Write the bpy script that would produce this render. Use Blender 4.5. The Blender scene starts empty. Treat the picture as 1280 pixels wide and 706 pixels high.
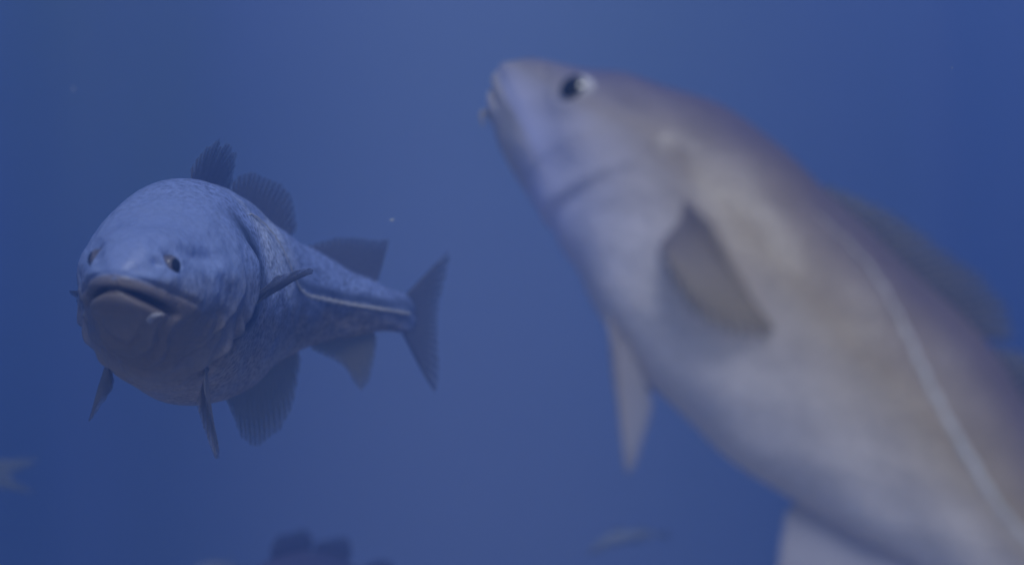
import bpy, math, random
import numpy as np
from mathutils import Vector, noise as mnoise

# ------------------------------------------------------------------ camera, world, sun, exposure
scene = bpy.context.scene
col = scene.collection
FOC, SENS, W0, H0 = 50.0, 36.0, 1280.0, 706.0
K = SENS / FOC / W0                      # metres per photo pixel at one metre

cam_data = bpy.data.cameras.new('camera')
cam_data.lens = FOC
cam_data.sensor_width = SENS
cam_data.clip_start = 0.02
cam_data.clip_end = 200.0
cam_data.dof.use_dof = True
cam_data.dof.focus_distance = 1.62
cam_data.dof.aperture_fstop = 1.8
cam = bpy.data.objects.new('camera', cam_data)
cam.rotation_euler = (math.radians(90), 0, 0)
col.objects.link(cam)
scene.camera = cam

SUN_EL, SUN_AZ = 55.0, 166.0             # azimuth clockwise from +Y: behind the camera
world = bpy.data.worlds.new('World')
scene.world = world
world.use_nodes = True
wn, wl = world.node_tree.nodes, world.node_tree.links
wn.clear()
sky = wn.new('ShaderNodeTexSky')
sky.sky_type = 'NISHITA'
sky.sun_disc = False
sky.sun_elevation = math.radians(SUN_EL)
sky.sun_rotation = math.radians(SUN_AZ)
bg = wn.new('ShaderNodeBackground')
bg.inputs['Strength'].default_value = 0.10
wo = wn.new('ShaderNodeOutputWorld')
wl.new(sky.outputs[0], bg.inputs['Color'])
wl.new(bg.outputs[0], wo.inputs['Surface'])

sun_data = bpy.data.lights.new('sun', 'SUN')
sun_data.energy = 3.2
sun_data.angle = math.radians(22)        # spread by the rippled water surface
sun_data.color = (0.86, 0.92, 1.0)        # daylight after its way through the water
sun = bpy.data.objects.new('sun', sun_data)
az, el = math.radians(SUN_AZ), math.radians(SUN_EL)
d = Vector((math.sin(az) * math.cos(el), math.cos(az) * math.cos(el), math.sin(el)))
sun.rotation_euler = d.to_track_quat('Z', 'Y').to_euler()
sun.location = (0, 0, 6)
col.objects.link(sun)

vs = scene.view_settings
vs.view_transform = 'Standard'
vs.look = 'None'
vs.gamma = 1.0
vs.use_curve_mapping = False
vs.exposure = -0.02
scene.render.engine = 'CYCLES'
scene.cycles.use_denoising = True
scene.cycles.denoiser = 'OPENIMAGEDENOISE'
scene.cycles.max_bounces = 8
scene.cycles.diffuse_bounces = 3
scene.cycles.volume_bounces = 2
scene.cycles.sample_clamp_indirect = 4.0

rng = random.Random(4)
nrng = np.random.default_rng(7)


def P(u, v, y):
    """a point seen at photo pixel (u, v), y metres away"""
    return np.array([(u - W0 / 2) * K * y, y, (H0 / 2 - v) * K * y])


# ------------------------------------------------------------------ materials
def new_mat(name):
    m = bpy.data.materials.new(name)
    m.use_nodes = True
    n, l = m.node_tree.nodes, m.node_tree.links
    n.clear()
    out = n.new('ShaderNodeOutputMaterial')
    return m, n, l, out


def principled(n, **kw):
    b = n.new('ShaderNodeBsdfPrincipled')
    for k, v in kw.items():
        b.inputs[k.replace('_', ' ')].default_value = v
    return b


def ramp(n, stops, interp='LINEAR'):
    r = n.new('ShaderNodeValToRGB')
    r.color_ramp.interpolation = interp
    e = r.color_ramp.elements
    while len(e) > 1:
        e.remove(e[-1])
    for i, (p, c) in enumerate(stops):
        x = e[0] if i == 0 else e.new(p)
        x.position = p
        x.color = (*c, 1)
    return r


def mathn(n, l, op, a, b=None, clamp=False):
    m = n.new('ShaderNodeMath')
    m.operation = op
    m.use_clamp = clamp
    for i, s in enumerate((a, b)):
        if s is None:
            continue
        if isinstance(s, (int, float)):
            m.inputs[i].default_value = s
        else:
            l.new(s, m.inputs[i])
    return m.outputs[0]


def mix(n, l, f, a, b, mode='MIX'):
    m = n.new('ShaderNodeMix')
    m.data_type = 'RGBA'
    m.blend_type = mode
    for i, s in ((0, f), (6, a), (7, b)):
        if isinstance(s, (int, float)):
            m.inputs[i].default_value = s
        elif isinstance(s, tuple):
            m.inputs[i].default_value = (*s, 1)
        else:
            l.new(s, m.inputs[i])
    return m.outputs[2]


def attr(n, name):
    a = n.new('ShaderNodeAttribute')
    a.attribute_name = name
    return a


def noise(n, l, vec, scale, detail=4, rough=0.55, stretch=None):
    if stretch:
        mp = n.new('ShaderNodeMapping')
        mp.inputs['Scale'].default_value = stretch
        l.new(vec, mp.inputs['Vector'])
        vec = mp.outputs[0]
    t = n.new('ShaderNodeTexNoise')
    t.inputs['Scale'].default_value = scale
    t.inputs['Detail'].default_value = detail
    t.inputs['Roughness'].default_value = rough
    l.new(vec, t.inputs['Vector'])
    return t.outputs['Fac']


def skin_mat(name, belly, flank, back, speck=0.5, rough=0.42, lipc=(0.2, 0.17, 0.16), headc=None, collar=0.0, scale_bump=0.25, mott=0.30, low=None, painted_sheen=None):
    """countershaded fish skin: local = (along, side, height) in body lengths, shade.x = height -1..1, shade.y = mouth, shade.z = along"""
    m, n, l, out = new_mat(name)
    loc = attr(n, 'local').outputs['Vector']
    sep = n.new('ShaderNodeSeparateXYZ')
    l.new(attr(n, 'shade').outputs['Vector'], sep.inputs[0])
    v, mouth, along = sep.outputs
    big = noise(n, l, loc, 9, 3)
    mid = noise(n, l, loc, 34, 4, 0.6, (0.7, 1, 1))
    fine = noise(n, l, loc, 190, 3, 0.6)
    h = mathn(n, l, 'ADD', mathn(n, l, 'MULTIPLY', v, 0.5), 0.5)
    h = mathn(n, l, 'ADD', h, mathn(n, l, 'MULTIPLY', mathn(n, l, 'SUBTRACT', mid, 0.5), mott))
    h = mathn(n, l, 'ADD', h, mathn(n, l, 'MULTIPLY', mathn(n, l, 'SUBTRACT', big, 0.5), mott * 0.85), True)
    base = ramp(n, [(0.10, belly), (0.36, low or tuple(0.55 * a + 0.45 * b for a, b in zip(belly, flank))), (0.60, flank), (0.92, back)])
    l.new(h, base.inputs[0])
    c = base.outputs[0]
    if painted_sheen:
        # sheen of the silvery shoulder scales, painted in as a pale patch
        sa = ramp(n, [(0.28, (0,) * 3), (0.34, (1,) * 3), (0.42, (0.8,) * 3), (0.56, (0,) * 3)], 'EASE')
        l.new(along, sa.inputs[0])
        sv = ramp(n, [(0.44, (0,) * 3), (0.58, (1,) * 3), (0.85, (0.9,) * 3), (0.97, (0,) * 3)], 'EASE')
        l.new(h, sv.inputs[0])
        c = mix(n, l, mathn(n, l, 'MULTIPLY', mathn(n, l, 'MULTIPLY', sa.outputs[0], sv.outputs[0]), 0.9), c, painted_sheen)
    # fine scale speckle
    vo = n.new('ShaderNodeTexVoronoi')
    vo.inputs['Scale'].default_value = 125
    l.new(loc, vo.inputs['Vector'])
    sp = ramp(n, [(0.15, (0.50, 0.50, 0.52)), (0.6, (1.25, 1.25, 1.25))])
    l.new(vo.outputs['Distance'], sp.inputs[0])
    sp2 = ramp(n, [(0.34, (0.48, 0.48, 0.50)), (0.60, (1.22, 1.21, 1.20))])
    l.new(fine, sp2.inputs[0])
    body_f = ramp(n, [(0.17, (0.12,) * 3), (0.28, (1,) * 3)])
    l.new(along, body_f.inputs[0])
    bf = mathn(n, l, 'MULTIPLY', body_f.outputs[0], speck)
    c = mix(n, l, bf, c, mix(n, l, 1.0, c, sp.outputs[0], 'MULTIPLY'))
    c = mix(n, l, bf, c, mix(n, l, 1.0, c, sp2.outputs[0], 'MULTIPLY'))
    if headc:
        hf_ = ramp(n, [(0.14, (0.85,) * 3), (0.34, (0,) * 3)])
        l.new(along, hf_.inputs[0])
        c = mix(n, l, hf_.outputs[0], c, mix(n, l, 1.0, c, headc, 'MULTIPLY'))
    # brown blotches on the flanks
    blot = ramp(n, [(0.47, (0, 0, 0)), (0.66, (1, 1, 1))])
    l.new(noise(n, l, loc, 21, 5, 0.65), blot.inputs[0])
    c = mix(n, l, mathn(n, l, 'MULTIPLY', blot.outputs[0], mott), c, tuple(0.75 * x for x in flank))
    sep2 = n.new('ShaderNodeSeparateXYZ')
    l.new(attr(n, 'marks').outputs['Vector'], sep2.inputs[0])
    c = mix(n, l, mathn(n, l, 'MULTIPLY', sep2.outputs[0], 0.85, True), c, tuple(0.3 * x for x in back))
    c = mix(n, l, mathn(n, l, 'MULTIPLY', sep2.outputs[1], 0.8, True), c, mix(n, l, mid, tuple(0.7 * x for x in lipc), tuple(1.3 * x for x in lipc)))
    c = mix(n, l, mathn(n, l, 'MULTIPLY', mathn(n, l, 'MULTIPLY', sep2.outputs[2], collar), mathn(n, l, 'ADD', mid, 0.55), True), c, tuple(0.22 * x for x in back))
    tl = ramp(n, [(0.78, (0,) * 3), (0.87, (0.85,) * 3)])
    l.new(along, tl.inputs[0])
    c = mix(n, l, tl.outputs[0], c, tuple(0.65 * x for x in back))      # skin darkens into the tail fin
    # dark flesh inside the mouth
    c = mix(n, l, mouth, c, (0.035, 0.022, 0.022))
    b = principled(n, Roughness=rough, Specular_IOR_Level=0.35)
    l.new(c, b.inputs['Base Color'])
    b.inputs['Subsurface Weight'].default_value = 0.08
    b.inputs['Subsurface Radius'].default_value = (0.006, 0.004, 0.003)
    bump = n.new('ShaderNodeBump')
    bump.inputs['Strength'].default_value = scale_bump
    bump.inputs['Distance'].default_value = 0.0016
    hb = mathn(n, l, 'ADD', mathn(n, l, 'MULTIPLY', vo.outputs['Distance'], body_f.outputs[0]), mathn(n, l, 'MULTIPLY', mid, 1.6))
    hb = mathn(n, l, 'ADD', hb, fine)
    l.new(hb, bump.inputs['Height'])
    l.new(bump.outputs[0], b.inputs['Normal'])
    l.new(b.outputs[0], out.inputs['Surface'])
    return m


def fin_mat(name, root_c, edge_c, rays=26, trans=0.35, ray_dark=0.5, clear=0.32):
    """finuv = (across the rays, root to edge)"""
    m, n, l, out = new_mat(name)
    sep = n.new('ShaderNodeSeparateXYZ')
    fa = attr(n, 'finuv').outputs['Vector']
    l.new(fa, sep.inputs[0])
    s, f, _ = sep.outputs
    w = mathn(n, l, 'SINE', mathn(n, l, 'MULTIPLY', s, rays * 2 * math.pi))
    w = mathn(n, l, 'ADD', mathn(n, l, 'MULTIPLY', w, 0.5), 0.5)
    ns = noise(n, l, fa, 14, 4, 0.6)
    c = mix(n, l, f, root_c, edge_c)
    dk = mathn(n, l, 'MULTIPLY', mathn(n, l, 'MULTIPLY', w, ns), ray_dark)
    c = mix(n, l, dk, c, tuple(0.35 * x for x in root_c))
    b = principled(n, Roughness=0.5, Specular_IOR_Level=0.3)
    l.new(c, b.inputs['Base Color'])
    t = n.new('ShaderNodeBsdfTranslucent')
    l.new(c, t.inputs['Color'])
    ms = n.new('ShaderNodeMixShader')
    ms.inputs[0].default_value = trans
    l.new(b.outputs[0], ms.inputs[1])
    l.new(t.outputs[0], ms.inputs[2])
    bump = n.new('ShaderNodeBump')
    bump.inputs['Strength'].default_value = 0.5
    bump.inputs['Distance'].default_value = 0.0015
    l.new(w, bump.inputs['Height'])
    l.new(bump.outputs[0], b.inputs['Normal'])
    # the membrane between the rays lets the water behind show through, more so towards the edge
    tr = n.new('ShaderNodeBsdfTransparent')
    al = mathn(n, l, 'MULTIPLY', mathn(n, l, 'SUBTRACT', 1.0, mathn(n, l, 'MULTIPLY', w, 0.40)), mathn(n, l, 'ADD', mathn(n, l, 'MULTIPLY', mathn(n, l, 'POWER', f, 4.0), 0.55), clear), True)
    ms2 = n.new('ShaderNodeMixShader')
    l.new(al, ms2.inputs[0])
    l.new(ms.outputs[0], ms2.inputs[1])
    l.new(tr.outputs[0], ms2.inputs[2])
    l.new(ms2.outputs[0], out.inputs['Surface'])
    return m


def plain_mat(name, c, rough=0.5, spec=0.4, var=0.25, scale=40, coat=0.0):
    m, n, l, out = new_mat(name)
    tc = n.new('ShaderNodeTexCoord')
    f = noise(n, l, tc.outputs['Object'], scale, 4)
    r = ramp(n, [(0.3, tuple(x * (1 - var) for x in c)), (0.7, tuple(min(1, x * (1 + var)) for x in c))])
    l.new(f, r.inputs[0])
    b = principled(n, Roughness=rough, Specular_IOR_Level=spec)
    b.inputs['Coat Weight'].default_value = coat
    b.inputs['Coat Roughness'].default_value = 0.08
    l.new(r.outputs[0], b.inputs['Base Color'])
    l.new(b.outputs[0], out.inputs['Surface'])
    return m


def wall_mat():
    m, n, l, out = new_mat('tank_paint')
    tc = n.new('ShaderNodeTexCoord')
    a = noise(n, l, tc.outputs['Object'], 0.45, 2, 0.4)
    r = ramp(n, [(0.30, (0.27, 0.37, 0.52)), (0.50, (0.31, 0.40, 0.62)), (0.70, (0.34, 0.405, 0.63))])
    l.new(a, r.inputs[0])
    # a greenish patch high on the wall at the far end
    vd = n.new('ShaderNodeVectorMath')
    vd.operation = 'DISTANCE'
    l.new(tc.outputs['Object'], vd.inputs[0])
    vd.inputs[1].default_value = (-2.0, 6.0, 1.3)
    al = ramp(n, [(0.0, (1,) * 3), (1.0, (0,) * 3)], 'EASE')
    l.new(mathn(n, l, 'ADD', mathn(n, l, 'MULTIPLY', vd.outputs['Value'], 0.5), mathn(n, l, 'MULTIPLY', mathn(n, l, 'SUBTRACT', a, 0.5), 0.9)), al.inputs[0])
    c = mix(n, l, al.outputs[0], r.outputs[0], (0.46, 0.58, 0.34))
    b = principled(n, Roughness=0.8, Specular_IOR_Level=0.2)
    l.new(c, b.inputs['Base Color'])
    l.new(b.outputs[0], out.inputs['Surface'])
    return m


M = {
    'skin_far': skin_mat('cod_skin_steel', (0.40, 0.33, 0.28), (0.30, 0.38, 0.64), (0.25, 0.32, 0.58), 0.85, 0.36, low=(0.20, 0.185, 0.21), painted_sheen=(0.74, 0.80, 0.96), lipc=(0.21, 0.17, 0.155), collar=1.0, scale_bump=0.45),
    'skin_near': skin_mat('cod_skin_olive', (0.86, 0.79, 0.78), (0.42, 0.335, 0.245), (0.16, 0.13, 0.165), 0.18, 0.36, lipc=(0.64, 0.57, 0.52), headc=(0.84, 0.96, 1.48), collar=0.15, scale_bump=0.3, mott=0.07),
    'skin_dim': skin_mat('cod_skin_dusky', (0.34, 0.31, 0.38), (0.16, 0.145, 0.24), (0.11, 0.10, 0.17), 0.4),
    'skin_pale': skin_mat('small_fish_skin', (0.46, 0.49, 0.48), (0.42, 0.45, 0.45), (0.38, 0.41, 0.42), 0.2),
    'fin_far': fin_mat('cod_fin_slate', (0.31, 0.32, 0.42), (0.29, 0.30, 0.37), 17, 0.55, 1.0, 0.40),
    'fin_far_olive': fin_mat('cod_fin_olive_slate', (0.46, 0.42, 0.34), (0.40, 0.37, 0.30), 17, 0.6, 0.5, 0.42),
    'fin_far_mid': fin_mat('cod_fin_steel', (0.36, 0.38, 0.48), (0.30, 0.32, 0.42), 8, 0.4, 0.5),
    'fin_far_pale': fin_mat('cod_fin_steel_pale', (0.50, 0.46, 0.44), (0.30, 0.29, 0.33), 6, 0.4, 0.6),
    'fin_near': fin_mat('cod_fin_olive', (0.43, 0.385, 0.42), (0.60, 0.50, 0.33), 18, 0.35, 0.3, 0.50),
    'fin_near_back': fin_mat('cod_fin_blue_grey', (0.20, 0.19, 0.22), (0.30, 0.28, 0.24), 20, 0.45, 0.5, 0.5),
    'fin_near_pale': fin_mat('cod_fin_pale', (0.84, 0.80, 0.84), (0.74, 0.70, 0.72), 16, 0.5, 0.2, 0.12),
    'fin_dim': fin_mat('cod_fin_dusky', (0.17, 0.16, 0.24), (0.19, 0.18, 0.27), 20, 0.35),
    'fin_pale': fin_mat('small_fin_pale', (0.46, 0.49, 0.47), (0.44, 0.47, 0.45), 16, 0.4),
    'line': plain_mat('lateral_line_pale', (0.60, 0.57, 0.55), 0.4, 0.4, 0.16, 60),
    'iris': plain_mat('iris_silver', (0.66, 0.62, 0.62), 0.25, 0.6, 0.3, 90, 0.6),
    'iris_dull': plain_mat('iris_bronze', (0.13, 0.12, 0.15), 0.4, 0.4, 0.5, 220, 0.1),
    'pupil': plain_mat('pupil_black', (0.008, 0.008, 0.012), 0.12, 0.5, 0.0, 5, 0.6),
    'lip': plain_mat('lip_flesh', (0.34, 0.27, 0.22), 0.45, 0.4, 0.3, 120),
    'barbel': plain_mat('barbel_flesh', (0.42, 0.40, 0.42), 0.45, 0.4, 0.2, 60),
    'nostril': plain_mat('nostril_dark', (0.03, 0.03, 0.035), 0.5, 0.3, 0.1, 60),
    'sand': plain_mat('tank_sand', (0.50, 0.46, 0.40), 0.9, 0.2, 0.25, 12),
    'flake': plain_mat('drifting_flake', (0.6, 0.62, 0.62), 0.7, 0.3, 0.1, 30),
    'wall': wall_mat(),
}


# ------------------------------------------------------------------ helpers
def mesh_obj(name, verts, faces, mat, parent=None, attrs=None, smooth=True):
    me = bpy.data.meshes.new(name)
    me.from_pydata([tuple(map(float, p)) for p in verts], [], [tuple(int(i) for i in f) for f in faces])
    for an, arr in (attrs or {}).items():
        at = me.attributes.new(an, 'FLOAT_VECTOR', 'POINT')
        at.data.foreach_set('vector', np.asarray(arr, dtype=np.float32).ravel())
    if smooth:
        me.polygons.foreach_set('use_smooth', [True] * len(me.polygons))
    me.materials.append(mat)
    me.update()
    o = bpy.data.objects.new(name, me)
    col.objects.link(o)
    if parent is not None:
        o.parent = parent
        pm = parent
        off = Vector((0, 0, 0))
        while pm is not None:
            off += pm.location
            pm = pm.parent
        if off.length > 0:
            me.transform(__import__('mathutils').Matrix.Translation(-off))
    return o


def tag(o, label=None, cat=None, group=None, kind=None):
    for k, v in (('label', label), ('category', cat), ('group', group), ('kind', kind)):
        if v:
            o[k] = v


def cubic(xs, ys, x):
    """smooth cubic through the points (finite-difference tangents), linear outside"""
    xs = np.asarray(xs, float); ys = np.asarray(ys, float); x = np.asarray(x, float)
    one = ys.ndim == 1
    if one:
        ys = ys[:, None]
    sl = np.diff(ys, axis=0) / np.diff(xs)[:, None]
    tg = np.vstack([sl[:1], (sl[:-1] * np.diff(xs)[1:, None] + sl[1:] * np.diff(xs)[:-1, None]) / (np.diff(xs)[1:] + np.diff(xs)[:-1])[:, None], sl[-1:]])
    i = np.clip(np.searchsorted(xs, x) - 1, 0, len(xs) - 2)
    hh = (xs[i + 1] - xs[i])
    s = np.clip((x - xs[i]) / hh, 0, 1)[..., None]
    h3 = hh[..., None]
    r = (2*s**3 - 3*s**2 + 1) * ys[i] + (s**3 - 2*s**2 + s) * h3 * tg[i] + (-2*s**3 + 3*s**2) * ys[i + 1] + (s**3 - s**2) * h3 * tg[i + 1]
    lo = (x < xs[0])[..., None]; hi = (x > xs[-1])[..., None]
    r = np.where(lo, ys[0] + (x - xs[0])[..., None] * tg[0], r)
    r = np.where(hi, ys[-1] + (x - xs[-1])[..., None] * tg[-1], r)
    return r[..., 0] if one else r


def sstep(a, b, x):
    t = np.clip((x - a) / (b - a), 0, 1)
    return t * t * (3 - 2 * t)


def norm(v):
    return v / np.maximum(np.linalg.norm(v, axis=-1, keepdims=True), 1e-9)


PROF_T = [0, .004, .015, .035, .065, .10, .15, .20, .25, .32, .40, .48, .56, .65, .74, .82, .865, .885]
PROF_U = [0, .010, .020, .032, .045, .057, .073, .086, .096, .104, .105, .098, .084, .064, .043, .029, .027, .024]
PROF_D = [0, .013, .026, .041, .055, .067, .082, .093, .102, .112, .113, .101, .080, .057, .038, .026, .024, .021]
PROF_W = [0, .013, .024, .036, .047, .055, .064, .071, .075, .078, .075, .065, .052, .037, .023, .012, .006, .0018]
HEAD_END = 0.25


class Fish:
    def __init__(self, name, label, cat, spine, L, up=None, up2=None, side=None, gu=1.0, gd=1.0, gw=1.0, group=None, spine_px=True, nA=300, nT=168, full=0.0, rear=1.0, brow=0.0, rear_u=1.0, face=1.0, upper=None):
        self.L = L
        self.gu, self.gd, self.gw = gu, gd, gw
        self.upper = upper or list(zip(PROF_T, PROF_U))
        self.full, self.rear, self.brow, self.rear_u, self.face = full, rear, brow, rear_u, face
        ts = np.array([s[0] for s in spine], float)
        pts = np.array([P(*s[1:]) if spine_px else s[1:] for s in spine], float)
        self.tt = np.linspace(-0.06, 1.1, 500)
        self.C = cubic(ts, pts, self.tt)
        T = norm(np.gradient(self.C, self.tt, axis=0))
        if side is not None:
            S = np.tile(np.array(side, float), (500, 1))
            S = norm(S - (S * T).sum(1, keepdims=True) * T)
            U = np.cross(S, T)
            U *= np.sign(U[:, 2:3] + 1e-9)
        else:
            k_ = np.clip(self.tt, 0, 1)[:, None]
            U = np.array(up, float) * (1 - k_) + np.array(up2 or up, float) * k_
            U = norm(U - (U * T).sum(1, keepdims=True) * T)
            S = np.cross(T, U)
        self.U, self.S, self.T = U, S, T
        self.nA, self.nT = nA, nT
        base = self.map(np.array([[0.3, 0, -PROF_D[9] * gd]]))[0]
        self.root = bpy.data.objects.new(name, None)
        self.root.empty_display_size = 0.1
        self.root.location = base
        col.objects.link(self.root)
        tag(self.root, label, cat, group)

    def prof(self, t):
        q = np.sqrt(np.clip(t, 0, .885)); qs = np.sqrt(PROF_T)
        rr = 1 + (self.rear - 1) * sstep(.40, .60, np.asarray(t, float))
        return (cubic(np.sqrt([p_[0] for p_ in self.upper]), [p_[1] for p_ in self.upper], q) * self.gu * rr * (1 + (self.rear_u - 1) * sstep(.36, .56, np.asarray(t, float))) * (1 + self.brow * np.exp(-((np.asarray(t, float) - .15) / .09) ** 2)), cubic(qs, PROF_D, q) * self.gd * rr, cubic(qs, PROF_W, q) * self.gw * (self.face + (1 - self.face) * sstep(.07, .22, np.asarray(t, float))))

    def map(self, loc):
        """local (along, side, height) in body lengths -> world"""
        loc = np.asarray(loc, float)
        out = []
        for k in range(3):
            c = np.interp(loc[..., 0], self.tt, self.C[:, k])
            s = np.interp(loc[..., 0], self.tt, self.S[:, k])
            u = np.interp(loc[..., 0], self.tt, self.U[:, k])
            out.append(c + self.L * (loc[..., 1] * s + loc[..., 2] * u))
        return np.stack(out, -1)

    def surf(self, t, v, side=1, lift=0.0):
        """a point on the flank: v = -1 belly .. 1 back"""
        t = np.asarray(t, float); v = np.asarray(v, float)
        hu, hd, w = self.prof(t)
        z = np.where(v > 0, v * hu, v * hd) + lift * v
        x = side * (w * self.keel(v) * np.clip(1 - v * v, 0, 1) ** (0.5 * (1 - self.full)) + lift * np.sqrt(np.clip(1 - v * v, 0, 1)))
        return np.stack([t + 0 * v, x + 0 * t, z], -1)

    def keel(self, v):
        return 1 - 0.10 * np.clip(v, 0, 1) ** 2 - 0.02 * np.clip(-v, 0, 1)

    def body(self, mat, mouth=True, eye=None, head_detail=1.0, gape=1.0, gill=1.0, line=None, lipk=1.0, mouth_z=0.015, mouth_a=1.0, rim=1.0, folds=1.0, gill_top=0.8, lumps=0.0):
        nA, nT = self.nA, self.nT
        q = np.linspace(0.02, math.sqrt(.885), nA)
        t = q * q
        hu, hd, w = self.prof(t)
        th = np.linspace(0, 2 * math.pi, nT, endpoint=False)
        sn, cs = np.sin(th), np.cos(th)
        v = np.tile(sn, (nA, 1))
        X = w[:, None] * (np.sign(cs) * np.abs(cs) ** (1 - self.full))[None] * self.keel(sn)[None]
        Z = np.where(sn[None] > 0, hu[:, None] * sn[None], hd[:, None] * sn[None])
        A = np.tile(t[:, None], (1, nT))
        p = np.stack([A, X, Z], -1)
        # outward normals of the smooth form
        dA = np.gradient(p, axis=0)
        dT = np.roll(p, -1, 1) - np.roll(p, 1, 1)
        nrm = norm(np.cross(dT, dA))
        if (nrm[nA // 2, 0, 0:3] * np.array([0, 1, 0])).sum() < 0:
            nrm = -nrm
        ax = np.abs(X)
        D = np.zeros_like(A)
        mm = np.zeros_like(A)
        hdk = head_detail
        if mouth:
            zm = -mouth_z - 0.30 * A - 0.04 * ax
            dz = Z - zm
            fade = 1 - sstep(0.040 * mouth_a, 0.078 * mouth_a, A)
            gs = 0.0036 * (0.55 + 0.45 * gape)
            D -= 0.024 * gape * np.exp(-(dz / gs) ** 2) * fade * self.gw
            mm = np.clip(np.exp(-(dz / (gs * 1.05)) ** 2) * fade * 1.25, 0, 1) * (0.35 + 0.65 * gape)
            D += lipk * 0.0038 * np.exp(-((dz - 0.0085) / 0.0045) ** 2) * fade     # upper lip
            D += lipk * 0.0050 * np.exp(-((dz + 0.0100) / 0.0060) ** 2) * fade     # lower lip
            f2 = 1 - sstep(0.080 * mouth_a, 0.110 * mouth_a, A)
            D -= lipk * 0.0072 * np.exp(-((dz - 0.0165 - 0.04 * A) / 0.0032) ** 2) * f2       # fold above the upper jaw
            D -= lipk * 0.0032 * np.exp(-((dz + 0.0240) / 0.0045) ** 2) * f2       # fold under the lip
            D -= 0.010 * sstep(0.006, 0.03, -dz) * (1 - sstep(0.01, 0.05, A))  # shorter lower jaw
            lip = sstep(0.0185, 0.0130, dz) * (1 - sstep(0.09, 0.19, A))
        else:
            lip = np.zeros_like(A)
        if eye:
            ea, ez, er = eye
            r = np.sqrt((A - ea) ** 2 + (Z - ez) ** 2)
            D += rim * hdk * 0.0045 * np.exp(-((r - er * 1.25) / (er * 0.45)) ** 2)
            D -= hdk * 0.006 * np.exp(-(r / (er * 0.8)) ** 2)
            D -= hdk * 0.0035 * np.exp(-(((A - ea * 0.62) / 0.006) ** 2 + ((Z - ez * 0.85) / 0.005) ** 2))  # nostril pit
            # brow and cheek lumps
            D += hdk * 0.004 * np.exp(-(((A - ea - 0.01) / 0.05) ** 2 + ((Z - ez - 2.1 * er) / 0.011) ** 2))
            D -= hdk * 0.0035 * np.exp(-(((A - ea - 0.05) / 0.04) ** 2 + ((Z - ez - 0.6 * er) / 0.008) ** 2))
            D += hdk * 0.0045 * np.exp(-(((A - ea - 0.045) / 0.03) ** 2 + ((Z + 0.018) / 0.02) ** 2))
        # gill covers
        ae = HEAD_END + 0.004 - 0.95 * np.clip(-Z - 0.01, 0, 1) - 5.0 * np.clip(Z, 0, 1) ** 2 + 0.0015 * np.sin(Z * 90)
        low = sstep(gill_top, gill_top - 0.35, v) * hdk * gill
        D += 0.0070 * np.exp(-np.clip(ae - A, 0, 1) / 0.030) * sstep(ae + 0.007, ae - 0.007, A) * low
        D -= 0.0056 * np.exp(-((A - ae - 0.013) / 0.013) ** 2) * low
        ap = ae - 0.062
        D += 0.0028 * np.exp(-np.clip(ap - A, 0, 1) / 0.012) * (A < ap) * low
        D += 0.0045 * np.exp(-(((A - 0.262) / 0.018) ** 2 + ((Z + 0.030) / 0.020) ** 2)) * hdk   # muscle at the pectoral root
        # folds of the gill membrane under the throat
        fold = sstep(-0.15, -0.55, v) * sstep(0.03, 0.07, A) * sstep(0.26, 0.21, A)
        D += folds * hdk * 0.0032 * np.sin((A + 0.9 * ax + 0.006 * np.sin(40 * ax + 9 * v) + 0.25 * A * A) * 2 * math.pi / 0.036) * (0.55 + 0.45 * np.sin(23 * A + 31 * ax)) * fold
        # soft unevenness of flesh
        D += 0.0016 * np.sin(31 * A + 3 * v) * np.sin(5 * v + 17 * A + 1.3) + 0.0008 * np.sin(77 * A - 4 * v) * np.sin(63 * Z + 2 + 20 * X)
        if lumps:
            hw = sstep(0.25, 0.15, A) * sstep(0.012, 0.05, A)
            for i_, j_ in zip(*np.nonzero(hw > 0.01)):
                q_ = Vector(p[i_, j_])
                D[i_, j_] += lumps * hw[i_, j_] * (0.0042 * mnoise.noise(q_ * 38.0) + 0.0026 * mnoise.noise(q_ * 85.0 + Vector((3, 1, 7))) + 0.0010 * mnoise.noise(q_ * 190.0))
        wob = sstep(0.0, 0.02, A)
        D *= 0.25 + 0.75 * wob
        p = p + nrm * D[..., None]
        pw = self.map(p).reshape(-1, 3)
        tip = self.map(np.array([[t[0] * 0.2 - (0.0 if mouth else 0), 0, 0]]))
        end = self.map(np.array([[.888, 0, 0]]))
        verts = np.vstack([pw, tip, end])
        i = np.arange(nA - 1)[:, None] * nT
        j = np.arange(nT)[None]
        j2 = (j + 1) % nT
        f = np.stack([i + j, i + j2, i + nT + j2, i + nT + j], -1).reshape(-1, 4)
        faces = [tuple(x) for x in f]
        n0 = nA * nT
        faces += [(n0, (k + 1) % nT, k) for k in range(nT)]
        faces += [(n0 + 1, n0 - nT + k, n0 - nT + (k + 1) % nT) for k in range(nT)]
        loc = np.vstack([p.reshape(-1, 3), [[0, 0, 0]], [[.888, 0, 0]]])
        sh = np.stack([v, mm, A], -1).reshape(-1, 3)
        sh = np.vstack([sh, [[-.2, 0, 0]], [[0, 0, .888]]])
        stripe = np.zeros_like(A)
        if line:
            c_ = np.array(line)
            vl = cubic(c_[:, 0], c_[:, 1], A)
            dl = Z - np.where(vl > 0, vl * hu[:, None], vl * hd[:, None])
            stripe = (np.exp(-((dl - .011) / .008) ** 2) + .55 * np.exp(-((dl + .013) / .010) ** 2)) * sstep(c_[0, 0] + .14, c_[0, 0] + .26, A)
        collar = np.exp(-((A - ae - 0.022) / 0.023) ** 2) * sstep(-0.75, -0.2, v) * sstep(0.9, 0.5, v)
        s2 = np.stack([stripe, np.clip(lip, 0, 1), collar], -1).reshape(-1, 3)
        s2 = np.vstack([s2, [[0, 0, 0]], [[0, 0, 0]]])
        return mesh_obj('body', verts, faces, mat, self.root, {'local': loc, 'shade': sh, 'marks': s2})

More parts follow.
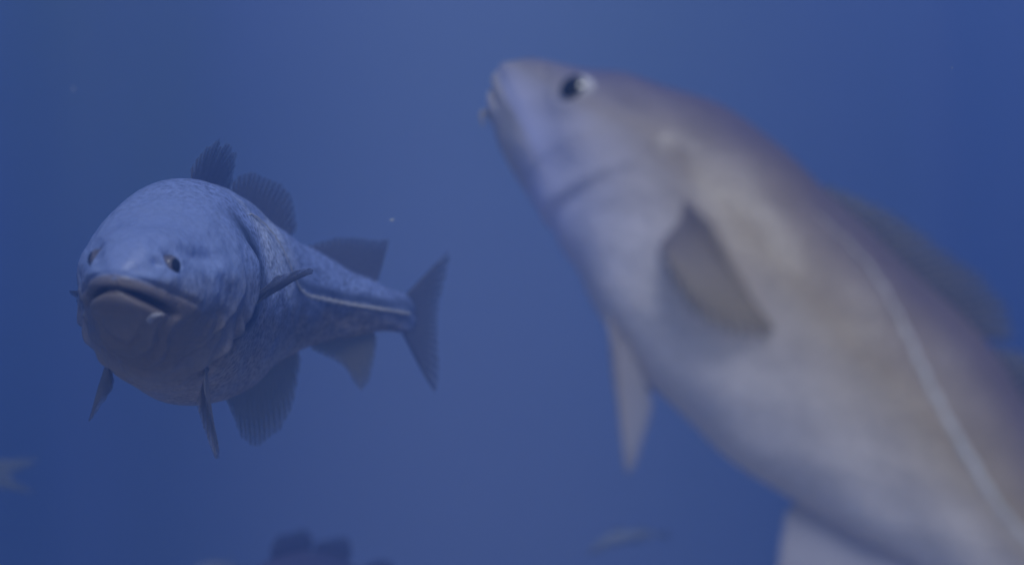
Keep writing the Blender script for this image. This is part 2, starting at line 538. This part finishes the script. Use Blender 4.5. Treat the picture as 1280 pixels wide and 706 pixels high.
    # ---- fins
    def fin(self, name, base, tip, mat, bow=(0, 0, 0), thick=0.0022, rays=24, m=14, jag=0.015, ripple=0.0006, parent=None):
        base = np.asarray(base, float); tip = np.asarray(tip, float)
        n = len(base)
        jit = 1 + jag * nrng.standard_normal(n // 3 + 2)
        jit = np.interp(np.arange(n), np.arange(len(jit)) * 3, jit)
        f = np.linspace(0, 1, m)
        bow = np.asarray(bow, float)
        g = base[:, None] + (tip - base)[:, None] * (f[None, :, None] * jit[:, None, None]) + bow * (f * (1 - f) * 4)[None, :, None]
        di = np.gradient(g, axis=0); dj = np.gradient(g, axis=1)
        nn = norm(np.cross(di, dj))
        s = np.linspace(0, 1, n)
        off = ripple * np.sin(s * rays * 2 * math.pi)[:, None] * np.sin(f * math.pi * .5)[None] \
            + 0.004 * np.sin(s * 5 + f[None].T * 4).T * (f[None] ** 2) * (np.linalg.norm(tip - base, axis=1).mean() / 0.1)
        g = g + nn * off[..., None]
        hth = (thick * (1 - 0.75 * f) * 0.5)[None, :, None]
        a, b = g + nn * hth, g - nn * hth
        verts = np.vstack([a.reshape(-1, 3), b.reshape(-1, 3)])
        N = n * m
        faces = []
        for i in range(n - 1):
            for j in range(m - 1):
                k = i * m + j
                faces.append((k, k + m, k + m + 1, k + 1))
                faces.append((N + k, N + k + 1, N + k + m + 1, N + k + m))
        for i in range(n - 1):
            for j, fl in ((0, 0), (m - 1, 1)):
                k = i * m + j
                q = (k, N + k, N + k + m, k + m)
                faces.append(q if not fl else q[::-1])
        for j in range(m - 1):
            for i, fl in ((0, 1), (n - 1, 0)):
                k = i * m + j
                q = (k, N + k, N + k + 1, k + 1)
                faces.append(q if not fl else q[::-1])
        uv = np.stack([np.tile(s[:, None], (1, m)), np.tile(f[None], (n, 1)), np.zeros((n, m))], -1).reshape(-1, 3)
        return mesh_obj(name, verts, faces, mat, parent or self.root, {'finuv': np.vstack([uv, uv])})

    def median_fin(self, name, a0, a1, outline, mat, top=True, n=61, sink=0.82, lean=0.0, **kw):
        """outline: (share of base, height, push towards the tail) in body lengths"""
        s = np.linspace(0, 1, n)
        t = a0 + (a1 - a0) * s
        hu, hd, w = self.prof(t)
        z = hu * sink if top else -hd * sink
        o = np.array(outline)
        hgt = cubic(o[:, 0], o[:, 1], s); back = cubic(o[:, 0], o[:, 2], s)
        sg = 1 if top else -1
        b = np.stack([t, 0 * t, z], -1)
        zz = hu if top else -hd
        e = np.stack([t + back, lean * hgt, zz + sg * hgt], -1)
        return self.fin(name, self.map(b), self.map(e), mat, **kw)

    def caudal(self, mat, a_tip=1.0, half=0.105, fork=0.035, root=0.875, n=61, asym=1.0, **kw):
        s = np.linspace(-1, 1, n)
        hz = self.prof(np.array([.875]))[0][0] * 0.93
        b = np.stack([np.full(n, root - 0.02), 0 * s, s * hz], -1)
        ab = np.abs(s)
        e = np.stack([a_tip - fork * (1 - ab ** 1.6) - 0.02 * ab ** 8, 0 * s, s * half * (0.75 + 0.25 * ab) * np.where(s < 0, asym, 1)], -1)
        kw.setdefault('thick', 0.009)
        return self.fin('caudal_fin', self.map(b), self.map(e), mat, **kw)

    def paired_fin(self, name, root, tips, mat, n=41, world_tips=False, sink=0.004, **kw):
        """root: ((t, v, side), (t, v, side)) ends of the root on the flank; tips from leading to trailing edge"""
        r0, r1 = [self.map(self.surf(t, v, sd, -sink)) for t, v, sd in root]
        s = np.linspace(0, 1, n)
        b = r0 + (r1 - r0) * s[:, None]
        tp = np.array([P(*x) for x in tips]) if world_tips else self.map(np.array(tips))
        e = cubic(np.linspace(0, 1, len(tp)), tp, s)
        return self.fin(name, b, e, mat, **kw)

    def lateral_line(self, mat, ctrl, width=0.0042, sides=(1, -1), t1=.86, grow=.08, lift0=0.0):
        for sd in sides:
            c = np.array(ctrl)
            t = np.linspace(c[0, 0], t1, 150)
            v = cubic(c[:, 0], c[:, 1], t)
            v = v + 0.006 * np.sin(t * 240)
            hu, hd, w = self.prof(t)
            wd = width * np.interp(t, [c[0, 0], c[0, 0] + grow, .6, .86], [0.02, .6, 1, .5]) * (1 + .18 * np.sin(t * 310))
            dv = wd / np.where(v > 0, hu, hd) * 0.5
            rows = []
            for k, lift in ((-1.0, -0.0006), (-.5, .0003), (0, .0006), (.5, .0003), (1.0, -0.0006)):
                rows.append(self.map(self.surf(t, v + dv * k, sd, lift + lift0 - .005 * np.exp(-(t - c[0, 0]) / .012))))
            g = np.stack(rows, 1)
            n, m = g.shape[:2]
            faces = [(i*m+j, i*m+j+1, (i+1)*m+j+1, (i+1)*m+j) for i in range(n-1) for j in range(m-1)]
            mesh_obj('lateral_line', g.reshape(-1, 3), faces, mat, self.root)

    def eye(self, t, v, r, side, iris, look=(0, 0, 0), sink=0.35, pupil=0.52):
        c = self.map(self.surf(t, v, side, 0.0))
        i = np.argmin(np.abs(self.tt - t))
        out = norm(self.S[i] * side * 0.95 + self.U[i] * 0.22 - self.T[i] * 0.2)
        R = r * self.L
        c = c - out * R * sink
        dirp = norm(out + np.array(look, float))

        def cap(rad, ang, dirv, nr=12, ns=28, flat=1.0):
            x = norm(np.cross(dirv, [0.3, 0.2, 0.9])); y = np.cross(dirv, x)
            vv = [c + dirv * rad]
            for a in range(1, nr + 1):
                ph = ang * a / nr
                for b in range(ns):
                    th = 2 * math.pi * b / ns
                    vv.append(c + rad * (math.cos(ph) * dirv + math.sin(ph) * (math.cos(th) * x + math.sin(th) * y)))
            ff = [(0, 1 + b, 1 + (b + 1) % ns) for b in range(ns)]
            for a in range(nr - 1):
                for b in range(ns):
                    k = 1 + a * ns
                    ff.append((k + b, k + ns + b, k + ns + (b + 1) % ns, k + (b + 1) % ns))
            return vv, ff
        vv, ff = cap(R, math.radians(150), out)
        e = mesh_obj('eye', vv, ff, iris, self.root)
        vv, ff = cap(R * 1.025, math.asin(pupil), dirp, 6)
        mesh_obj('pupil', vv, ff, M['pupil'], e)
        return e

    def tube(self, name, pts, radii, mat, ns=10, parent=None):
        pts = np.asarray(pts, float)
        t = np.linspace(0, 1, len(pts)); tn = np.linspace(0, 1, 24)
        c = cubic(t, pts, tn); r = np.interp(tn, np.linspace(0, 1, len(radii)), radii)
        T = norm(np.gradient(c, axis=0))
        x = norm(np.cross(T, np.array([0.31, 0.5, 0.2]))); y = np.cross(T, x)
        vv, ff = [], []
        for i in range(24):
            for b in range(ns):
                th = 2 * math.pi * b / ns
                vv.append(c[i] + r[i] * (math.cos(th) * x[i] + math.sin(th) * y[i]))
        for i in range(23):
            for b in range(ns):
                ff.append((i*ns+b, i*ns+(b+1) % ns, (i+1)*ns+(b+1) % ns, (i+1)*ns+b))
        ff.append(tuple(range(ns))[::-1]); ff.append(tuple(23*ns+b for b in range(ns)))
        return mesh_obj(name, vv, ff, mat, parent or self.root)


# ------------------------------------------------------------------ the tank
FLOOR_Z, TOP_Z = -1.8, 2.3
plan = cubic(np.linspace(0, 1, 10), np.array([(-7.6, 9.4), (-4.9, 8.9), (-2.9, 7.4), (-1.7, 5.6), (-0.8, 4.5), (0.0, 4.3), (0.8, 4.9), (2.0, 6.9), (3.7, 9.4), (8.0, 10.6)]), np.linspace(0, 1, 121))
vv, ff = [], []
for s_ in (0, 1):
    for x, y in plan:
        for k in range(13):
            vv.append((x, y + 0.25 * s_, FLOOR_Z - 0.1 + (TOP_Z - FLOOR_Z + 0.1) * k / 12))
N_ = 121 * 13
for i in range(120):
    for k in range(12):
        p_ = i * 13 + k
        ff.append((p_, p_ + 13, p_ + 14, p_ + 1))
        ff.append((N_ + p_, N_ + p_ + 1, N_ + p_ + 14, N_ + p_ + 13))
    ff.append((i * 13 + 12, i * 13 + 25, N_ + i * 13 + 25, N_ + i * 13 + 12))
tag(mesh_obj('tank_wall', vv, ff, M['wall']), kind='structure')
vv, ff = [], []
for i in range(41):
    for j in range(41):
        x, y = -7.5 + 15 * i / 40, -0.8 + 11.6 * j / 40
        vv.append((x, y, FLOOR_Z + 0.04 * math.sin(x * 2.1 + y) * math.sin(y * 1.7) - 0.02))
for i in range(40):
    for j in range(40):
        k = i * 41 + j
        ff.append((k, k + 41, k + 42, k + 1))
fl = mesh_obj('tank_floor', vv, ff, M['sand'])
tag(fl, kind='structure')

# the water itself: one closed box of even, blue scattering haze
hx, hy0, hy1, hz0, hz1 = 8.6, -1.0, 12.0, FLOOR_Z - 1.0, TOP_Z + 0.1
hv = [(x, y, z) for x in (-hx, hx) for y in (hy0, hy1) for z in (hz0, hz1)]
hf = [(0, 1, 3, 2), (4, 6, 7, 5), (0, 4, 5, 1), (2, 3, 7, 6), (0, 2, 6, 4), (1, 5, 7, 3)]
hm, hn, hl, hout = new_mat('water_haze')
pv = hn.new('ShaderNodeVolumePrincipled')
pv.inputs['Color'].default_value = (0.115, 0.235, 0.575, 1)
pv.inputs['Density'].default_value = 0.24
pv.inputs['Anisotropy'].default_value = 0.1
hl.new(pv.outputs[0], hout.inputs['Volume'])
haze = mesh_obj('haze', hv, hf, hm, smooth=False)
tag(haze, 'blue murky water filling the whole tank', 'water', kind='stuff')

# ------------------------------------------------------------------ the cod swimming towards the glass
LINE_FAR = [(.285, .69), (.34, .68), (.41, .52), (.47, .20), (.53, .05), (.62, .0), (.74, -.02), (.86, -.05)]
UPPER_FAR = [(0, 0), (.004, .011), (.015, .023), (.035, .036), (.065, .047), (.10, .056), (.13, .062), (.16, .077), (.20, .101), (.25, .120), (.32, .131),
             (.40, .130), (.48, .120), (.56, .103), (.65, .079), (.74, .053), (.82, .036), (.865, .031), (.885, .021)]
far = Fish('cod', 'steel blue cod swimming head-on with its wide mouth slightly open', 'fish',
           [(0, 143, 349, 1.39), (.06, 166, 349, 1.435), (.12, 187, 350, 1.49), (.25, 215, 353, 1.61), (.38, 254, 360, 1.735), (.50, 306, 367, 1.86), (.65, 388, 376, 1.98),
            (.80, 478, 387, 2.06), (.87, 512, 392, 2.09), (1.0, 558, 402, 2.14)],
           0.95, up=(0.10, 0, 1), up2=(-0.06, 0, 1), gu=1.0, gd=1.30, gw=1.32, upper=UPPER_FAR, group='cod in the tank', nA=380, nT=220, full=0.15, rear=0.91, face=0.84)
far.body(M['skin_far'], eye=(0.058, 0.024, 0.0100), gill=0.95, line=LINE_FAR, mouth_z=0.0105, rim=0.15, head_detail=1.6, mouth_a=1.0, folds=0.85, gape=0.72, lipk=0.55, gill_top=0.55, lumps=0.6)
for sd in (1, -1):
    far.eye(0.058, 0.42, 0.0122, sd, M['iris_dull'], look=(0, -0.2, 0), sink=0.62, pupil=0.58)
far.lateral_line(M['line'], LINE_FAR, width=0.0066, lift0=0.0022)
far.median_fin('dorsal_fin', .295, .41, [(0, .012, 0), (.18, .044, .012), (.4, .053, .03), (.75, .048, .04), (1, .02, .03)], M['fin_far'], lean=0.3, jag=0.07)
far.median_fin('dorsal_fin', .44, .58, [(0, .01, 0), (.15, .042, .02), (.4, .055, .035), (.75, .048, .045), (1, .012, .03)], M['fin_far'])
far.median_fin('dorsal_fin', .64, .78, [(0, .006, 0), (.3, .036, .02), (.7, .054, .03), (.92, .062, .03), (1, .05, .015)], M['fin_far'])
far.median_fin('anal_fin', .46, .62, [(0, .01, 0), (.2, .075, .015), (.5, .10, .03), (.8, .07, .04), (1, .01, .02)], M['fin_far_olive'], top=False)
far.median_fin('anal_fin', .66, .78, [(0, .006, 0), (.3, .035, .03), (.6, .078, .04), (.85, .045, .03), (1, .008, .015)], M['fin_far_olive'], top=False)
far.caudal(M['fin_far'], half=0.112, root=0.868)
far.paired_fin('pectoral_fin', ((.262, -.08, 1), (.268, -.18, 1)), [(345, 347, 1.60), (386, 338, 1.62), (391, 339, 1.63), (380, 343, 1.63), (345, 354, 1.61)], M['fin_far_mid'], world_tips=True)
far.paired_fin('pectoral_fin', ((.255, -.05, -1), (.27, -.22, -1)), [(100, 362, 1.66), (90, 364, 1.70), (88, 368, 1.70), (92, 373, 1.70), (102, 376, 1.66)], M['fin_far'], world_tips=True)
far.paired_fin('pelvic_fin', ((.19, -.80, 1), (.215, -.82, 1)), [(256, 500, 1.51), (271, 573, 1.52), (262, 556, 1.53), (250, 530, 1.53), (243, 505, 1.53)], M['fin_far_pale'], world_tips=True)
far.paired_fin('pelvic_fin', ((.19, -.80, -1), (.215, -.82, -1)), [(140, 484, 1.53), (110, 526, 1.54), (120, 508, 1.55), (134, 488, 1.55), (142, 478, 1.55)], M['fin_far_pale'], world_tips=True)
far.tube('chin_barbel', [far.map([[.024, 0.034, -.040]])[0], far.map([[.014, .042, -.034]])[0], far.map([[.014, .052, -.031]])[0]], [.0034, .0030, .0008], M['barbel'])

# ------------------------------------------------------------------ the cod close to the camera
LINE_NEAR = [(.25, .60), (.36, .72), (.43, .70), (.48, .58), (.545, .38), (.635, .17), (.70, .10), (.86, .0)]
near = Fish('cod', 'large pale bellied cod rising close by with its flank filling the picture', 'fish',
            [(0, 631, 93, 1.20), (.05, 666, 120, 1.165), (.10, 705, 150, 1.13), (.25, 828, 240, 1.06), (.36, 930, 352, 1.02), (.47, 1042, 470, .99),
             (.60, 1178, 599, .955), (.75, 1330, 750, .93), (.9, 1470, 900, .92), (1.0, 1560, 1000, .92)],
            0.82, side=(0, -1, 0), gu=1.02, gd=1.05, gw=1.0, rear=1.06, rear_u=1.16, brow=-0.07, group='cod in the tank')
near.body(M['skin_near'], eye=(0.141, 0.022, 0.017), gape=0.2, gill=0.45, head_detail=0.8, lipk=0.10, folds=0.15, gill_top=0.45, rim=0.4)
for sd in (1, -1):
    near.eye(0.141, 0.31, 0.0195, sd, M['iris'], look=(-0.22, -0.75, 0.06), pupil=0.60, sink=0.42)
near.lateral_line(M['line'], LINE_NEAR[1:], width=0.0066, grow=.14, lift0=0.0012)
near.median_fin('dorsal_fin', .34, .515, [(0, .006, 0), (.2, .026, .02), (.5, .034, .04), (.8, .030, .05), (1, .012, .045)], M['fin_near_back'])
near.median_fin('dorsal_fin', .55, .70, [(0, .006, 0), (.2, .034, .02), (.5, .042, .03), (.8, .04, .04), (1, .012, .03)], M['fin_near_back'])
near.median_fin('dorsal_fin', .72, .83, [(0, .01, 0), (.3, .045, .02), (.7, .045, .03), (1, .01, .02)], M['fin_near_back'])
near.median_fin('anal_fin', .525, .68, [(0, .012, 0), (.15, .06, .01), (.5, .07, .03), (.8, .05, .04), (1, .01, .02)], M['fin_near_pale'], top=False)
near.median_fin('anal_fin', .71, .82, [(0, .01, 0), (.3, .045, .02), (.7, .045, .03), (1, .01, .02)], M['fin_near_pale'], top=False)
near.caudal(M['fin_near'])
near.paired_fin('pectoral_fin', ((.298, -.02, 1), (.315, -.38, 1)), [(905, 300, .962), (958, 395, .947), (965, 420, .943), (922, 416, .943), (872, 386, .948), (836, 335, .960)], M['fin_near'], world_tips=True, n=61, sink=.003, thick=.0014, bow=(0, -0.017, 0))
near.paired_fin('pectoral_fin', ((.262, .08, -1), (.280, -.22, -1)), [(905, 320, 1.17), (950, 380, 1.2), (955, 400, 1.2), (920, 390, 1.2), (880, 384, 1.17), (848, 350, 1.15)], M['fin_near'], world_tips=True)
near.paired_fin('pelvic_fin', ((.310, -.92, 1), (.328, -.95, 1)), [(765, 425, 1.0), (770, 530, .99), (784, 598, .99), (801, 550, .99), (815, 505, .99), (808, 470, 1.0)], M['fin_near_pale'], world_tips=True)
near.paired_fin('pelvic_fin', ((.24, -.93, -1), (.275, -.96, -1)), [(785, 450, 1.10), (798, 490, 1.12), (805, 500, 1.12), (815, 490, 1.12), (825, 480, 1.12), (810, 450, 1.1)], M['fin_near_pale'], world_tips=True)
near.tube('chin_barbel', [near.map([[.034, 0.0, -.044]])[0], P(612, 142, 1.18), P(602, 142, 1.18), P(604, 158, 1.175)], [.0035, .0026, .002, .001], M['barbel'])

# ------------------------------------------------------------------ dim fish farther back
dim = Fish('cod', 'dusky cod at the bottom edge with only its dark back fins showing', 'fish',
           [(0, 285, 800, 2.72), (.25, 335, 752, 2.88), (.5, 405, 738, 3.05), (.75, 478, 752, 3.2), (1.0, 545, 785, 3.32)],
           0.85, up=(0, 0, 1), gu=0.95, gd=1.0, gw=0.85, group='cod in the tank', nA=120, nT=72)
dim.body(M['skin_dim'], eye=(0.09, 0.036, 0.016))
for sd in (1, -1):
    dim.eye(0.09, 0.6, 0.016, sd, M['iris'])
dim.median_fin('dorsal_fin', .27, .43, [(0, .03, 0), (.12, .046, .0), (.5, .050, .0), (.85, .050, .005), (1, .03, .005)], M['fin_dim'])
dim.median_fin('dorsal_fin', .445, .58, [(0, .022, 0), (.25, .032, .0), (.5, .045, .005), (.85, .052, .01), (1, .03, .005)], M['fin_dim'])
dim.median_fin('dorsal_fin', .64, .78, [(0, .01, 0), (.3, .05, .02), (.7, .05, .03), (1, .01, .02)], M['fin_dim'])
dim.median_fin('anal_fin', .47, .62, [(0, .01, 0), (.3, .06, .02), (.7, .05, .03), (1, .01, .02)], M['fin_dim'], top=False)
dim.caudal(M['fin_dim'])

edge = Fish('cod', 'blurred cod leaving past the lower part of the left edge, only its tail showing', 'fish',
            [(0, -400, 560, 2.75), (.5, -190, 575, 2.9), (.75, -85, 582, 2.98), (.87, -30, 589, 3.0), (1.0, 56, 599, 3.02)],
            0.85, up=(0, 0, 1), group='cod in the tank', nA=120, nT=72)
edge.body(M['skin_dim'], eye=(0.09, 0.036, 0.016))
for sd in (1, -1):
    edge.eye(0.09, 0.6, 0.016, sd, M['iris'])
edge.median_fin('dorsal_fin', .30, .42, [(0, .01, 0), (.2, .06, .02), (.6, .06, .03), (1, .01, .02)], M['fin_dim'])
edge.median_fin('dorsal_fin', .45, .60, [(0, .01, 0), (.2, .06, .02), (.6, .06, .03), (1, .01, .02)], M['fin_dim'])
edge.median_fin('dorsal_fin', .65, .78, [(0, .01, 0), (.3, .045, .02), (.7, .045, .03), (1, .01, .02)], M['fin_dim'])
edge.caudal(M['fin_pale'], half=0.050, fork=0.06, asym=0.75)


def small_fish(label, spine, L):
    f = Fish('small_fish', label, 'fish', spine, L, up=(0, 0, 1), gu=0.75, gd=0.7, gw=0.75, group='small pale fish', nA=70, nT=40)
    f.body(M['skin_pale'], eye=(0.09, 0.03, 0.018))
    for sd in (1, -1):
        f.eye(0.09, 0.5, 0.02, sd, M['iris'])
    f.median_fin('dorsal_fin', .30, .45, [(0, .01, 0), (.3, .04, .02), (.7, .04, .03), (1, .01, .02)], M['fin_pale'], thick=.0015)
    f.median_fin('dorsal_fin', .52, .75, [(0, .01, 0), (.3, .03, .02), (.7, .03, .03), (1, .01, .02)], M['fin_pale'], thick=.0015)
    f.median_fin('anal_fin', .50, .75, [(0, .01, 0), (.3, .03, .02), (.7, .03, .03), (1, .01, .02)], M['fin_pale'], top=False, thick=.0015)
    f.caudal(M['fin_pale'], half=0.06, fork=.03, thick=.0018)
    return f


small_fish('faint slender fish arching under the pale bellied cod', [(0, 735, 692, 4.1), (.25, 758, 677, 4.1), (.5, 785, 670, 4.12), (.75, 812, 668, 4.15), (1, 838, 668, 4.2)], 0.25)
small_fish('faint slender fish cut off by the bottom edge beside the dusky cod', [(0, 240, 712, 4.0), (.5, 275, 709, 4.05), (1, 312, 712, 4.1)], 0.2)

# ------------------------------------------------------------------ specks drifting in the water
vv, ff = [], []
spots = [(490, 275, 1.9, .0030), (463, 240, 1.8, .001), (1190, 85, 1.8, .0015), (92, 112, 2.4, .003)]
for _ in range(60):
    spots.append((rng.uniform(-40, 1320), rng.uniform(-20, 730), rng.uniform(1.7, 4.0), rng.uniform(.0004, .0010)))
for u, v, y, r in spots:
    c = P(u, v, y)
    k = len(vv)
    ax = norm(nrng.standard_normal(3)); bx = norm(np.cross(ax, nrng.standard_normal(3))); cx = np.cross(ax, bx)
    for q in (ax * 1.6, -ax * 1.4, bx * .8, -bx * .7, cx * .45, -cx * .5):
        vv.append(c + q * r * rng.uniform(.7, 1.2))
    for a in (0, 1):
        for b, e in ((2, 4), (4, 3), (3, 5), (5, 2)):
            ff.append((k + a, k + b, k + e))
pt = mesh_obj('drifting_particles', vv, ff, M['flake'], smooth=False)
tag(pt, 'tiny pale specks drifting in the blue water', 'specks', kind='stuff')
